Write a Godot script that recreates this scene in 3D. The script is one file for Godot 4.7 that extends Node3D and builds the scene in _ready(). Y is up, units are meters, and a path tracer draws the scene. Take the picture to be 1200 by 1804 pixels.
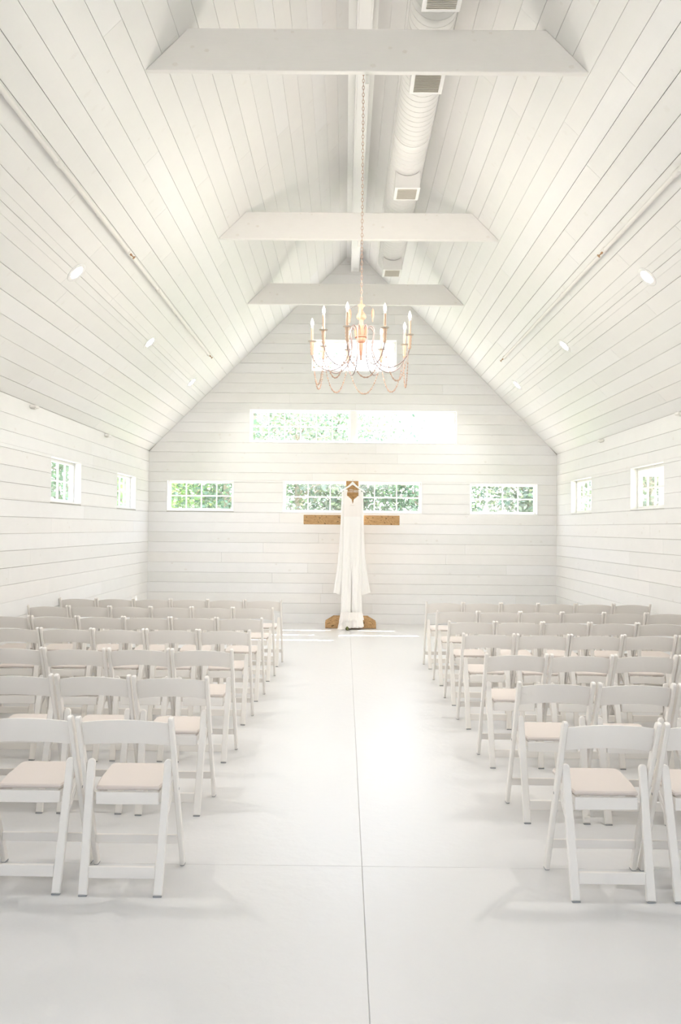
extends Node3D
# A white shiplap chapel set for a wedding: rows of folding chairs, a timber cross with a hanging gown, a chandelier.
# Camera stands at z = 0 looking down -z; the gable wall with the cross is at z = -13.97. Metres.

const HW := 3.564       # half width of the room
const EAVE := 2.989     # height of the eaves
const RIDGE := 6.553    # height where the 45 degree slopes meet
const ZB := -13.97      # gable wall behind the cross
const ZF := 2.6         # entrance wall behind the camera
const PITCH := 0.1747   # width of one shiplap board
const BOARD := 0.018    # thickness of a board
const WALL := 0.16      # whole wall thickness

var rng := RandomNumberGenerator.new()
var M := {}
var taken := {}

# ---------------------------------------------------------------- mesh building
class MB:
	var v := PackedVector3Array()
	var n := PackedVector3Array()
	var uv := PackedVector2Array()
	func tri(a: Vector3, b: Vector3, c: Vector3, na: Vector3, nb: Vector3, nc: Vector3) -> void:
		if (b - a).cross(c - a).dot(na + nb + nc) > 0.0:
			v.append_array([a, c, b]); n.append_array([na, nc, nb])
		else:
			v.append_array([a, b, c]); n.append_array([na, nb, nc])
		uv.append_array([Vector2.ZERO, Vector2.RIGHT, Vector2.DOWN])
	func quad(a: Vector3, b: Vector3, c: Vector3, d: Vector3, away: Vector3) -> void:
		# a flat four-sided face whose front looks along "away"
		var nn := (c - a).cross(d - b).normalized()
		if nn.dot(away) < 0.0:
			nn = -nn
		tri(a, b, c, nn, nn, nn)
		tri(a, c, d, nn, nn, nn)
	func soft(a, b, c, d, na, nb, nc, nd) -> void:
		tri(a, b, c, na, nb, nc)
		tri(a, c, d, na, nc, nd)
	func box(t: Transform3D, s: Vector3, ch := 0.0) -> void:
		# box with chamfered edges
		var h := s * 0.5
		var e: float = min(ch, min(h.x, min(h.y, h.z)) * 0.9)
		var ax := [Vector3.RIGHT, Vector3.UP, Vector3.BACK]
		for i in 3:
			var j := (i + 1) % 3
			var k := (i + 2) % 3
			for sg in [-1.0, 1.0]:
				var o: Vector3 = ax[i] * h[i] * sg
				var a: Vector3 = ax[j] * (h[j] - e)
				var b: Vector3 = ax[k] * (h[k] - e)
				quad(t * (o - a - b), t * (o + a - b), t * (o + a + b), t * (o - a + b), t.basis * (ax[i] * sg))
			if e > 0.0:
				for s1 in [-1.0, 1.0]:
					for s2 in [-1.0, 1.0]:
						var l: Vector3 = ax[i] * (h[i] - e)
						var p: Vector3 = ax[j] * h[j] * s1 + ax[k] * (h[k] - e) * s2
						var q: Vector3 = ax[j] * (h[j] - e) * s1 + ax[k] * h[k] * s2
						quad(t * (p - l), t * (p + l), t * (q + l), t * (q - l), t.basis * (ax[j] * s1 + ax[k] * s2))
		if e > 0.0:
			for sx in [-1.0, 1.0]:
				for sy in [-1.0, 1.0]:
					for sz in [-1.0, 1.0]:
						var c := Vector3(sx, sy, sz)
						var pa := t * (Vector3(h.x, h.y - e, h.z - e) * c)
						var pb := t * (Vector3(h.x - e, h.y, h.z - e) * c)
						var pc := t * (Vector3(h.x - e, h.y - e, h.z) * c)
						var nn := (t.basis * c).normalized()
						tri(pa, pb, pc, nn, nn, nn)
	func at(c: Vector3, s: Vector3, ch := 0.0) -> void:
		box(Transform3D(Basis.IDENTITY, c), s, ch)
	func prism(t: Transform3D, poly: PackedVector2Array, thick: float, ch := 0.0) -> void:
		# polygon in the frame's xy plane, extruded +-thick/2 along its z, front and back edges chamfered
		var cnt := poly.size()
		var area := 0.0
		for i in cnt:
			area += poly[i].cross(poly[(i + 1) % cnt])
		var sgn := 1.0 if area > 0.0 else -1.0
		var inn := PackedVector2Array()
		var outn: Array[Vector2] = []
		for i in cnt:
			var d: Vector2 = (poly[(i + 1) % cnt] - poly[i]).normalized()
			outn.append(Vector2(d.y, -d.x) * sgn)
		for i in cnt:
			var m: Vector2 = (outn[i] + outn[(i + cnt - 1) % cnt])
			m = m / max(0.3, m.length_squared()) * 2.0
			inn.append(poly[i] - m * ch)
		var tr := Geometry2D.triangulate_polygon(inn)
		var z := thick * 0.5
		for sg in [-1.0, 1.0]:
			var nn: Vector3 = (t.basis * Vector3(0, 0, sg)).normalized()
			for i in range(0, tr.size(), 3):
				var q: Array = []
				for k in 3:
					var p: Vector2 = inn[tr[i + k]]
					q.append(t * Vector3(p.x, p.y, z * sg))
				tri(q[0], q[1], q[2], nn, nn, nn)
		for i in cnt:
			var a: Vector2 = poly[i]
			var b: Vector2 = poly[(i + 1) % cnt]
			var o: Vector2 = outn[i]
			var zi := z - ch
			quad(t * Vector3(a.x, a.y, -zi), t * Vector3(b.x, b.y, -zi), t * Vector3(b.x, b.y, zi), t * Vector3(a.x, a.y, zi), t.basis * Vector3(o.x, o.y, 0))
			if ch > 0.0:
				var a2: Vector2 = inn[i]
				var b2: Vector2 = inn[(i + 1) % cnt]
				for sg in [-1.0, 1.0]:
					quad(t * Vector3(a.x, a.y, zi * sg), t * Vector3(b.x, b.y, zi * sg), t * Vector3(b2.x, b2.y, z * sg), t * Vector3(a2.x, a2.y, z * sg), t.basis * Vector3(o.x, o.y, sg))
	func lathe(t: Transform3D, prof: Array, sides := 16, cap := true) -> void:
		# prof: Vector2(radius, height) from bottom to top
		var np := prof.size()
		var seg: Array[Vector2] = []
		for i in np - 1:
			var d: Vector2 = (prof[i + 1] - prof[i]).normalized()
			seg.append(Vector2(d.y, -d.x))
		for i in np - 1:
			var n0: Vector2 = seg[i]
			var n1: Vector2 = seg[i]
			if i > 0 and seg[i].dot(seg[i - 1]) > 0.6:
				n0 = (seg[i] + seg[i - 1]).normalized()
			if i < np - 2 and seg[i].dot(seg[i + 1]) > 0.6:
				n1 = (seg[i] + seg[i + 1]).normalized()
			for k in sides:
				var a := TAU * k / sides
				var b := TAU * (k + 1) / sides
				var da := Vector3(cos(a), 0, sin(a))
				var db := Vector3(cos(b), 0, sin(b))
				var p: Vector2 = prof[i]
				var q: Vector2 = prof[i + 1]
				soft(t * (da * p.x + Vector3.UP * p.y), t * (db * p.x + Vector3.UP * p.y), t * (db * q.x + Vector3.UP * q.y), t * (da * q.x + Vector3.UP * q.y),
					t.basis * (da * n0.x + Vector3.UP * n0.y), t.basis * (db * n0.x + Vector3.UP * n0.y), t.basis * (db * n1.x + Vector3.UP * n1.y), t.basis * (da * n1.x + Vector3.UP * n1.y))
		if cap:
			for e in [0, np - 1]:
				var r: float = prof[e].x
				var y: float = prof[e].y
				if r > 0.0004:
					var nn: Vector3 = t.basis * (Vector3.DOWN if e == 0 else Vector3.UP)
					for k in sides:
						var a := TAU * k / sides
						var b := TAU * (k + 1) / sides
						tri(t * Vector3(0, y, 0), t * Vector3(cos(a) * r, y, sin(a) * r), t * Vector3(cos(b) * r, y, sin(b) * r), nn, nn, nn)
	func tube(pts: PackedVector3Array, r0: float, sides := 8, r1 := -1.0, flat_ := 1.0) -> void:
		# round bar along a path; radius runs from r0 to r1
		var cnt := pts.size()
		var last := r0 if r1 < 0.0 else r1
		var rings: Array = []
		var side := Vector3.ZERO
		for i in cnt:
			var d := (pts[min(i + 1, cnt - 1)] - pts[max(i - 1, 0)]).normalized()
			if side == Vector3.ZERO:
				side = d.cross(Vector3.UP if abs(d.y) < 0.9 else Vector3.RIGHT).normalized()
			side = (side - d * side.dot(d)).normalized()
			var up := side.cross(d).normalized()
			var r: float = lerp(r0, last, float(i) / max(1, cnt - 1))
			var ring: Array = []
			for k in sides:
				var a := TAU * k / sides
				ring.append([side * cos(a) + up * sin(a), pts[i] + side * cos(a) * r + up * sin(a) * r * flat_])
			rings.append(ring)
		for i in cnt - 1:
			for k in sides:
				var a: Array = rings[i][k]
				var b: Array = rings[i][(k + 1) % sides]
				var c: Array = rings[i + 1][(k + 1) % sides]
				var e: Array = rings[i + 1][k]
				soft(a[1], b[1], c[1], e[1], a[0], b[0], c[0], e[0])
		for e in [0, cnt - 1]:
			var nn: Vector3 = (pts[0] - pts[1] if e == 0 else pts[cnt - 1] - pts[cnt - 2]).normalized()
			for k in sides:
				tri(pts[e], rings[e][k][1], rings[e][(k + 1) % sides][1], nn, nn, nn)
	func ball(c: Vector3, r: float, seg := 8, squash := 1.0) -> void:
		var prof: Array = []
		for i in seg / 2 + 1:
			var a := PI * i / (seg / 2) - PI / 2
			prof.append(Vector2(max(0.0001, cos(a) * r), sin(a) * r * squash))
		lathe(Transform3D(Basis.IDENTITY, c), prof, seg, false)
	func ring(c: Vector3, t: Basis, big: float, small: float, sides := 12, around := 6, stretch := 1.0) -> void:
		# torus in the xy plane of basis t
		for i in sides:
			for k in around:
				var q: Array = []
				var nn: Array = []
				for ik in [[i, k], [i + 1, k], [i + 1, k + 1], [i, k + 1]]:
					var a: float = TAU * ik[0] / sides
					var b: float = TAU * ik[1] / around
					var d := Vector3(cos(a), sin(a) * stretch, 0)
					var o := (Vector3(cos(a), sin(a), 0) * cos(b) + Vector3(0, 0, 1) * sin(b))
					q.append(c + t * (d * big + o * small))
					nn.append(t * o)
				soft(q[0], q[1], q[2], q[3], nn[0], nn[1], nn[2], nn[3])
	func grid(p: Array, keep := {}) -> void:
		# rows of points joined into a smooth two-sided sheet
		var rows := p.size()
		var cols: int = p[0].size()
		var nn: Array = []
		for i in rows:
			var line: Array = []
			for j in cols:
				var du: Vector3 = p[i][min(j + 1, cols - 1)] - p[i][max(j - 1, 0)]
				var dv: Vector3 = p[min(i + 1, rows - 1)][j] - p[max(i - 1, 0)][j]
				line.append(du.cross(dv).normalized())
			nn.append(line)
		for i in rows - 1:
			for j in cols - 1:
				if keep.has(Vector2i(i, j)):
					continue
				soft(p[i][j], p[i][j + 1], p[i + 1][j + 1], p[i + 1][j], nn[i][j], nn[i][j + 1], nn[i + 1][j + 1], nn[i + 1][j])
	func mesh() -> ArrayMesh:
		var a := []
		a.resize(Mesh.ARRAY_MAX)
		a[Mesh.ARRAY_VERTEX] = v
		a[Mesh.ARRAY_NORMAL] = n
		a[Mesh.ARRAY_TEX_UV] = uv
		var m := ArrayMesh.new()
		m.add_surface_from_arrays(Mesh.PRIMITIVE_TRIANGLES, a)
		return m

func numbered(called: String) -> String:
	var k: int = taken.get(called, 0)
	taken[called] = k + 1
	return called if k == 0 else "%s_%03d" % [called, k]

func build(mb: MB, called: String, mat: Material, parent: Node = self) -> MeshInstance3D:
	var o := MeshInstance3D.new()
	o.mesh = mb.mesh()
	o.material_override = mat
	o.name = numbered(called) if parent == self else called
	parent.add_child(o, true)
	return o

func place(m: Mesh, called: String, mat: Material, parent: Node, at := Vector3.ZERO) -> MeshInstance3D:
	var o := MeshInstance3D.new()
	o.mesh = m
	o.material_override = mat
	o.name = called
	o.position = at
	parent.add_child(o, true)
	return o

func tag(o: Node, label := "", category := "", group := "", kind := "") -> Node:
	for kv in [["label", label], ["category", category], ["group", group], ["kind", kind]]:
		if kv[1] != "":
			o.set_meta(kv[0], kv[1])
	return o

func base(called: String, at := Vector3.ZERO, turn := 0.0) -> Node3D:
	var o := Node3D.new()
	o.name = numbered(called)
	add_child(o)
	o.position = at
	o.rotation.y = turn
	return o

# ---------------------------------------------------------------- materials
func mat(col: Color, rough := 0.5, spec := 0.5, metal := 0.0) -> StandardMaterial3D:
	var m := StandardMaterial3D.new()
	m.albedo_color = col
	m.roughness = rough
	m.metallic_specular = spec
	m.metallic = metal
	return m

func noise_at(freq: float, sd: int, oct := 3) -> FastNoiseLite:
	var f := FastNoiseLite.new()
	f.seed = sd
	f.frequency = freq
	f.fractal_octaves = oct
	return f

func painted_board_image(sd: int, knots: int) -> Image:
	# white paint on pine: a breath of grain and knots that bleed through
	var w := 512
	var im := Image.create(w, w, false, Image.FORMAT_RGB8)
	var f := noise_at(0.012, sd)
	var g := noise_at(0.09, sd + 5)
	for y in w:
		for x in w:
			var t := 0.006 * f.get_noise_2d(x, y) + 0.004 * g.get_noise_2d(x * 0.15, y * 2.0)
			im.set_pixel(x, y, Color(0.952 + t, 0.949 + t, 0.944 + t))
	var r := RandomNumberGenerator.new()
	r.seed = sd * 77
	for k in knots:
		var cx := r.randf_range(12, w - 12)
		var cy := r.randf_range(12, w - 12)
		var rad := r.randf_range(2.0, 5.0)
		var strong := r.randf_range(0.04, 0.16)
		for y in range(int(cy - rad * 2), int(cy + rad * 2) + 1):
			for x in range(int(cx - rad * 3), int(cx + rad * 3) + 1):
				if x < 0 or y < 0 or x >= w or y >= w:
					continue
				var d: float = Vector2((x - cx) * 0.7, y - cy).length() / rad + 0.5 * g.get_noise_2d(x * 3.0, y * 3.0)
				if d < 1.0:
					var c := im.get_pixel(x, y)
					im.set_pixel(x, y, c.lerp(Color(0.62, 0.54, 0.42), strong * (0.6 + 0.4 * sin(d * 14.0))))
	return im

func wood_image(sd: int) -> Image:
	var im := Image.create(512, 512, false, Image.FORMAT_RGB8)
	var f := noise_at(0.01, sd)
	var g := noise_at(0.05, sd + 3)
	var h := noise_at(0.03, sd + 9)
	for y in 512:
		for x in 512:
			var grain := 0.5 + 0.5 * sin((y * 0.22 + f.get_noise_2d(x * 0.35, y) * 34.0))
			var fine := g.get_noise_2d(x * 0.25, y * 5.0)
			var spot: float = clamp((h.get_noise_2d(x * 0.8, y * 1.4) - 0.33) * 4.0, 0.0, 1.0)
			var c := Color(0.79, 0.65, 0.475).lerp(Color(0.65, 0.505, 0.345), clamp(0.45 * grain + 0.45 * fine + 0.15, 0.0, 1.0))
			c = c.lerp(Color(0.36, 0.29, 0.19), spot * 0.75)
			im.set_pixel(x, y, c)
	return im

func tex(im: Image) -> ImageTexture:
	im.generate_mipmaps()
	return ImageTexture.create_from_image(im)

func noise_tex(freq: float, sd: int, normal := false, strength := 1.0, lo := Color.BLACK, hi := Color.WHITE) -> NoiseTexture2D:
	var t := NoiseTexture2D.new()
	t.width = 512
	t.height = 512
	t.seamless = true
	t.noise = noise_at(freq, sd, 4)
	t.as_normal_map = normal
	t.bump_strength = strength
	if not normal:
		var gr := Gradient.new()
		gr.set_color(0, lo)
		gr.set_color(1, hi)
		t.color_ramp = gr
	return t

func triplanar(m: StandardMaterial3D, s: float, world := true, off := Vector3.ZERO) -> StandardMaterial3D:
	m.uv1_triplanar = not world
	m.uv1_world_triplanar = world
	m.uv1_triplanar = true
	m.uv1_scale = Vector3(s, s, s)
	m.uv1_offset = off
	return m

func make_materials() -> void:
	M.boards = []
	for k in 4:
		var b := mat(Color.WHITE, 0.42, 0.5)
		b.albedo_texture = tex(painted_board_image(11 + k * 13, 6 + 3 * k))
		b.albedo_color = [Color(1, 1, 1), Color(0.992, 0.99, 0.985), Color(1, 0.996, 0.99), Color(0.985, 0.985, 0.98)][k]
		triplanar(b, 0.55, true, Vector3(0.21 * k, 0.37 * k, 0.13 * k))
		M.boards.append(b)
	M.backing = mat(Color(0.80, 0.785, 0.76), 0.9, 0.2)
	M.paint = mat(Color(0.945, 0.943, 0.938), 0.4)
	M.beam = mat(Color.WHITE, 0.5)
	M.beam.albedo_texture = tex(painted_board_image(91, 16))
	M.beam.albedo_color = Color(1, 0.995, 0.985)
	triplanar(M.beam, 0.7, true)
	M.trim = mat(Color(0.955, 0.952, 0.945), 0.35)
	M.floor = mat(Color(0.862, 0.857, 0.851), 0.3, 0.5)
	M.floor.roughness = 0.30
	M.floor.normal_enabled = true
	M.floor.normal_texture = noise_tex(0.03, 21, true, 10.0)
	M.floor.normal_scale = 0.035
	triplanar(M.floor, 0.7, true)
	M.joint = mat(Color(0.91, 0.905, 0.895), 0.7)
	M.resin = mat(Color(0.950, 0.930, 0.903), 0.38)
	M.seat = mat(Color(0.848, 0.806, 0.775), 0.5)
	M.rubber = mat(Color(0.62, 0.625, 0.63), 0.7)
	M.steel = mat(Color(0.72, 0.72, 0.71), 0.35, 0.5, 0.8)
	M.wood = mat(Color.WHITE, 0.75, 0.3)
	M.wood.albedo_texture = tex(wood_image(5))
	triplanar(M.wood, 0.9, false)
	M.wood_post = mat(Color(0.99, 0.97, 0.93), 0.75, 0.3)
	M.wood_post.albedo_texture = tex(wood_image(31))
	triplanar(M.wood_post, 0.9, false, Vector3(0.3, 0.1, 0.6))
	M.glass = mat(Color(0.95, 0.97, 0.965, 0.07), 0.05)
	M.glass.transparency = BaseMaterial3D.TRANSPARENCY_ALPHA
	M.duct = mat(Color(0.93, 0.925, 0.915), 0.4)
	M.grille = mat(Color(0.95, 0.935, 0.90), 0.5)
	M.grille_dark = mat(Color(0.90, 0.885, 0.85), 0.7)
	M.pipe = mat(Color(0.945, 0.935, 0.915), 0.4)
	M.brass = mat(Color(0.70, 0.55, 0.42), 0.4, 0.5, 0.7)
	M.peach = mat(Color(0.89, 0.68, 0.585), 0.7, 0.3)
	M.peach.albedo_texture = noise_tex(0.02, 17, false, 1.0, Color(0.9, 0.88, 0.86), Color(1, 1, 1))
	triplanar(M.peach, 9.0, false)
	M.tan = mat(Color(0.83, 0.71, 0.62), 0.65, 0.3)
	M.pan = mat(Color(0.82, 0.79, 0.75), 0.5, 0.5, 0.2)
	M.wire = mat(Color(0.62, 0.56, 0.55), 0.5, 0.5, 0.2)
	M.bead = mat(Color(0.80, 0.68, 0.61), 0.7, 0.3)
	M.bulb = mat(Color(1, 0.97, 0.92), 0.3)
	M.bulb.emission_enabled = true
	M.bulb.emission = Color(1.0, 0.95, 0.87)
	M.bulb.emission_energy_multiplier = 4.0
	M.lens = mat(Color(1, 1, 1), 0.5)
	M.lens.emission_enabled = true
	M.lens.emission = Color(1.0, 0.985, 0.96)
	M.lens.emission_energy_multiplier = 2.5
	M.gown = mat(Color(0.965, 0.955, 0.94), 0.75, 0.3)
	M.gown.backlight_enabled = true
	M.gown.backlight = Color(0.35, 0.35, 0.34)
	M.gown.rim_enabled = true
	M.gown.rim = 0.3
	M.lace = mat(Color(0.975, 0.960, 0.945), 0.78, 0.3)
	M.lace.rim_enabled = true
	M.lace.rim = 0.3
	M.lace.albedo_texture = noise_tex(0.07, 33, false, 1.0, Color(0.965, 0.955, 0.945), Color(1, 1, 1))
	M.lace.backlight_enabled = true
	M.lace.backlight = Color(0.3, 0.29, 0.28)
	triplanar(M.lace, 5.0, false)
	M.hanger = mat(Color(0.97, 0.97, 0.965), 0.4)
	M.olive = mat(Color(0.36, 0.37, 0.2), 0.8)
	M.bark = mat(Color(0.58, 0.53, 0.47), 0.9, 0.2)
	M.grass = mat(Color(0.46, 0.58, 0.30), 0.95, 0.2)
	M.grass.albedo_texture = noise_tex(0.05, 41, false, 1.0, Color(0.7, 0.75, 0.6), Color(1, 1, 1))
	triplanar(M.grass, 0.4, true)
	M.siding = mat(Color(0.90, 0.90, 0.89), 0.7)
	M.roofing = mat(Color(0.52, 0.38, 0.33), 0.9)
	M.pane_dark = mat(Color(0.25, 0.28, 0.31), 0.1)
	M.gravel = mat(Color(0.82, 0.775, 0.715), 0.95)
	M.leaf = mat(Color(1, 1, 1), 0.6, 0.3)
	M.leaf.vertex_color_use_as_albedo = true
	M.leaf.backlight_enabled = true
	M.leaf.backlight = Color(0.85, 0.85, 0.7)
	M.leaf.cull_mode = BaseMaterial3D.CULL_DISABLED

# ---------------------------------------------------------------- scene
func _ready() -> void:
	rng.seed = 20240611
	# camera: 28 mm lens, upright frame, standing in the aisle
	var cam := Camera3D.new()
	cam.name = "camera"
	add_child(cam)
	cam.position = Vector3(-0.127, 1.66, 0.0)
	cam.basis = Basis.from_euler(Vector3(0.0204, 0.0056, 0.0097), EULER_ORDER_YXZ)
	cam.fov = rad_to_deg(2.0 * atan(902.0 / 1410.0))
	cam.near = 0.05
	cam.far = 400.0
	cam.current = true
	# bright summer sky, sun high behind the gable wall
	var sky_mat := ProceduralSkyMaterial.new()
	sky_mat.sky_top_color = Color(0.74, 0.82, 0.93)
	sky_mat.sky_horizon_color = Color(0.96, 0.96, 0.955)
	sky_mat.ground_bottom_color = Color(0.55, 0.56, 0.5)
	sky_mat.ground_horizon_color = Color(0.85, 0.87, 0.86)
	sky_mat.sky_curve = 0.25
	sky_mat.energy_multiplier = 1.0
	var sky := Sky.new()
	sky.sky_material = sky_mat
	var env := Environment.new()
	env.background_mode = Environment.BG_SKY
	env.sky = sky
	env.background_energy_multiplier = 5.4
	env.tonemap_mode = Environment.TONE_MAPPER_LINEAR
	env.tonemap_exposure = 1.69
	env.sdfgi_enabled = true
	env.ssao_enabled = true
	env.ssil_enabled = true
	var we := WorldEnvironment.new()
	we.name = "world_environment"
	we.environment = env
	add_child(we)
	var sun := DirectionalLight3D.new()
	sun.name = "sun"
	add_child(sun)
	sun.look_at_from_position(Vector3.ZERO, Vector3(-0.21, -1.0, 0.46), Vector3.FORWARD)
	sun.light_energy = 7.0
	sun.light_color = Color(1.0, 0.985, 0.96)
	sun.light_angular_distance = 0.6
	sun.shadow_enabled = true
	sun.sky_mode = DirectionalLight3D.SKY_MODE_LIGHT_ONLY

	make_materials()
	shell()
	windows()
	beams()
	recessed_lights()
	duct()
	sprinkler_pipes()
	chairs()
	cross()
	gown()
	chandelier()
	outside()

# ---------------------------------------------------------------- room shell
var lamp_energy := 2.0
var back_holes: Array = []
var left_holes: Array = []
var right_holes: Array = []
var front_windows := [Rect2(-1.82, 3.145, 3.64, 1.4), Rect2(-3.25, 1.935, 1.18, 0.55), Rect2(2.07, 1.935, 1.18, 0.55)]

func cells(u0: float, u1: float, v0: float, v1: float, holes: Array, lim: float) -> Array:
	# the part of a rectangle that is left beside, above and below the openings, as slanted-ended quads
	var cuts := [v0, v1]
	for h in holes:
		for y in [h.position.y, h.end.y]:
			if y > v0 + 0.002 and y < v1 - 0.002:
				cuts.append(y)
	cuts.sort()
	var out := []
	for i in cuts.size() - 1:
		var a: float = cuts[i]
		var b: float = cuts[i + 1]
		var mid := (a + b) / 2
		var spans := [[u0, u1]]
		for h in holes:
			if mid > h.position.y and mid < h.end.y:
				var nxt := []
				for s in spans:
					if h.end.x <= s[0] or h.position.x >= s[1]:
						nxt.append(s)
						continue
					if h.position.x > s[0]:
						nxt.append([s[0], h.position.x])
					if h.end.x < s[1]:
						nxt.append([h.end.x, s[1]])
				spans = nxt
		for s in spans:
			var l0 := reach(lim, a)
			var l1 := reach(lim, b)
			var q := [max(s[0], l0.x), min(s[1], l0.y), max(s[0], l1.x), min(s[1], l1.y), a, b]
			if q[1] - q[0] > 0.004 or q[3] - q[2] > 0.004:
				q[1] = max(q[0], q[1])
				q[3] = max(q[2], q[3])
				out.append(q)
	return out

func reach(half: float, y: float) -> Vector2:
	# how far a row may run under the roof slopes; 0 stands for no limit
	if half == 0.0:
		return Vector2(-100, 100)
	var h: float = half if y <= EAVE else max(0.0, half - (y - EAVE))
	return Vector2(-h, h)

func slab_quads(mb: MB, f: Transform3D, qs: Array, thick: float, bevel := 0.0) -> void:
	# quads in the frame's xy plane, front at z = 0, body towards -z
	for q in qs:
		var e: float = min(bevel, (q[5] - q[4]) * 0.3)
		var lo: float = q[4]
		var hi: float = q[5]
		var n := f.basis.z
		quad3(mb, (f * Vector3(q[0], lo + e, 0)), (f * Vector3(q[1], lo + e, 0)), (f * Vector3(q[3], hi - e, 0)), (f * Vector3(q[2], hi - e, 0)), n)
		quad3(mb, (f * Vector3(q[0], lo, -thick)), (f * Vector3(q[1], lo, -thick)), (f * Vector3(q[3], hi, -thick)), (f * Vector3(q[2], hi, -thick)), -n)
		if e > 0.0:
			quad3(mb, (f * Vector3(q[0], lo, -e)), (f * Vector3(q[1], lo, -e)), (f * Vector3(q[1], lo + e, 0)), (f * Vector3(q[0], lo + e, 0)), n - f.basis.y)
			quad3(mb, (f * Vector3(q[2], hi, -e)), (f * Vector3(q[3], hi, -e)), (f * Vector3(q[3], hi - e, 0)), (f * Vector3(q[2], hi - e, 0)), n + f.basis.y)
		quad3(mb, (f * Vector3(q[0], lo, -e)), (f * Vector3(q[1], lo, -e)), (f * Vector3(q[1], lo, -thick)), (f * Vector3(q[0], lo, -thick)), -f.basis.y)
		quad3(mb, (f * Vector3(q[2], hi, -e)), (f * Vector3(q[3], hi, -e)), (f * Vector3(q[3], hi, -thick)), (f * Vector3(q[2], hi, -thick)), f.basis.y)
		quad3(mb, (f * Vector3(q[0], lo, 0)), (f * Vector3(q[2], hi, 0)), (f * Vector3(q[2], hi, -thick)), (f * Vector3(q[0], lo, -thick)), -f.basis.x)
		quad3(mb, (f * Vector3(q[1], lo, 0)), (f * Vector3(q[3], hi, 0)), (f * Vector3(q[3], hi, -thick)), (f * Vector3(q[1], lo, -thick)), f.basis.x)

func quad3(mb: MB, a: Vector3, b: Vector3, c: Vector3, d: Vector3, away: Vector3) -> void:
	if a.distance_squared_to(b) < 1e-8:
		var nn := (c - a).cross(d - a).normalized()
		if nn.dot(away) < 0.0: nn = -nn
		mb.tri(a, c, d, nn, nn, nn)
	elif c.distance_squared_to(d) < 1e-8:
		var nn := (b - a).cross(c - a).normalized()
		if nn.dot(away) < 0.0: nn = -nn
		mb.tri(a, b, c, nn, nn, nn)
	else:
		mb.quad(a, b, c, d, away)

func clad(parent: Node, f: Transform3D, u0: float, u1: float, rows: Array, holes: Array, lim: float) -> void:
	# shiplap boards one by one, butt joints staggered from row to row
	for r in rows.size() - 1:
		var gap: float = [0.0015, 0.0021, 0.0029, 0.004][rng.randi() % 4]
		var v0: float = rows[r] + gap / 2
		var v1: float = rows[r + 1] - gap / 2
		var ends: Array = []
		var solid := [[u0, u1]]
		for h in holes:
			if h.position.y <= v0 + 0.012 and h.end.y >= v1 - 0.012:
				var nxt := []
				for s in solid:
					if h.end.x <= s[0] or h.position.x >= s[1]:
						nxt.append(s)
						continue
					if h.position.x > s[0]: nxt.append([s[0], h.position.x])
					if h.end.x < s[1]: nxt.append([h.end.x, s[1]])
				solid = nxt
		for s in solid:
			var l := reach(lim, v0)
			var a: float = max(s[0], l.x)
			var stop: float = min(s[1], l.y)
			var first := true
			while a < stop - 0.01:
				var b: float = a + (rng.randf_range(0.9, 4.4) if first else rng.randf_range(3.2, 4.9))
				first = false
				if stop - b < 0.5: b = stop
				b = min(b, stop)
				ends.append([a, b - (0.0016 if b < stop else 0.0)])
				a = b
		for e in ends:
			var qs := cells(e[0], e[1], v0, v1, holes, lim)
			if qs.is_empty():
				continue
			var mb := MB.new()
			slab_quads(mb, f, qs, BOARD, 0.0016)
			build(mb, "plank", M.boards[rng.randi() % 4], parent)

func wall_rows(top: float) -> Array:
	var rows := [0.0]
	var y := PITCH
	while y < top - 0.02:
		rows.append(y)
		y += PITCH
	rows.append(top)
	return rows

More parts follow.
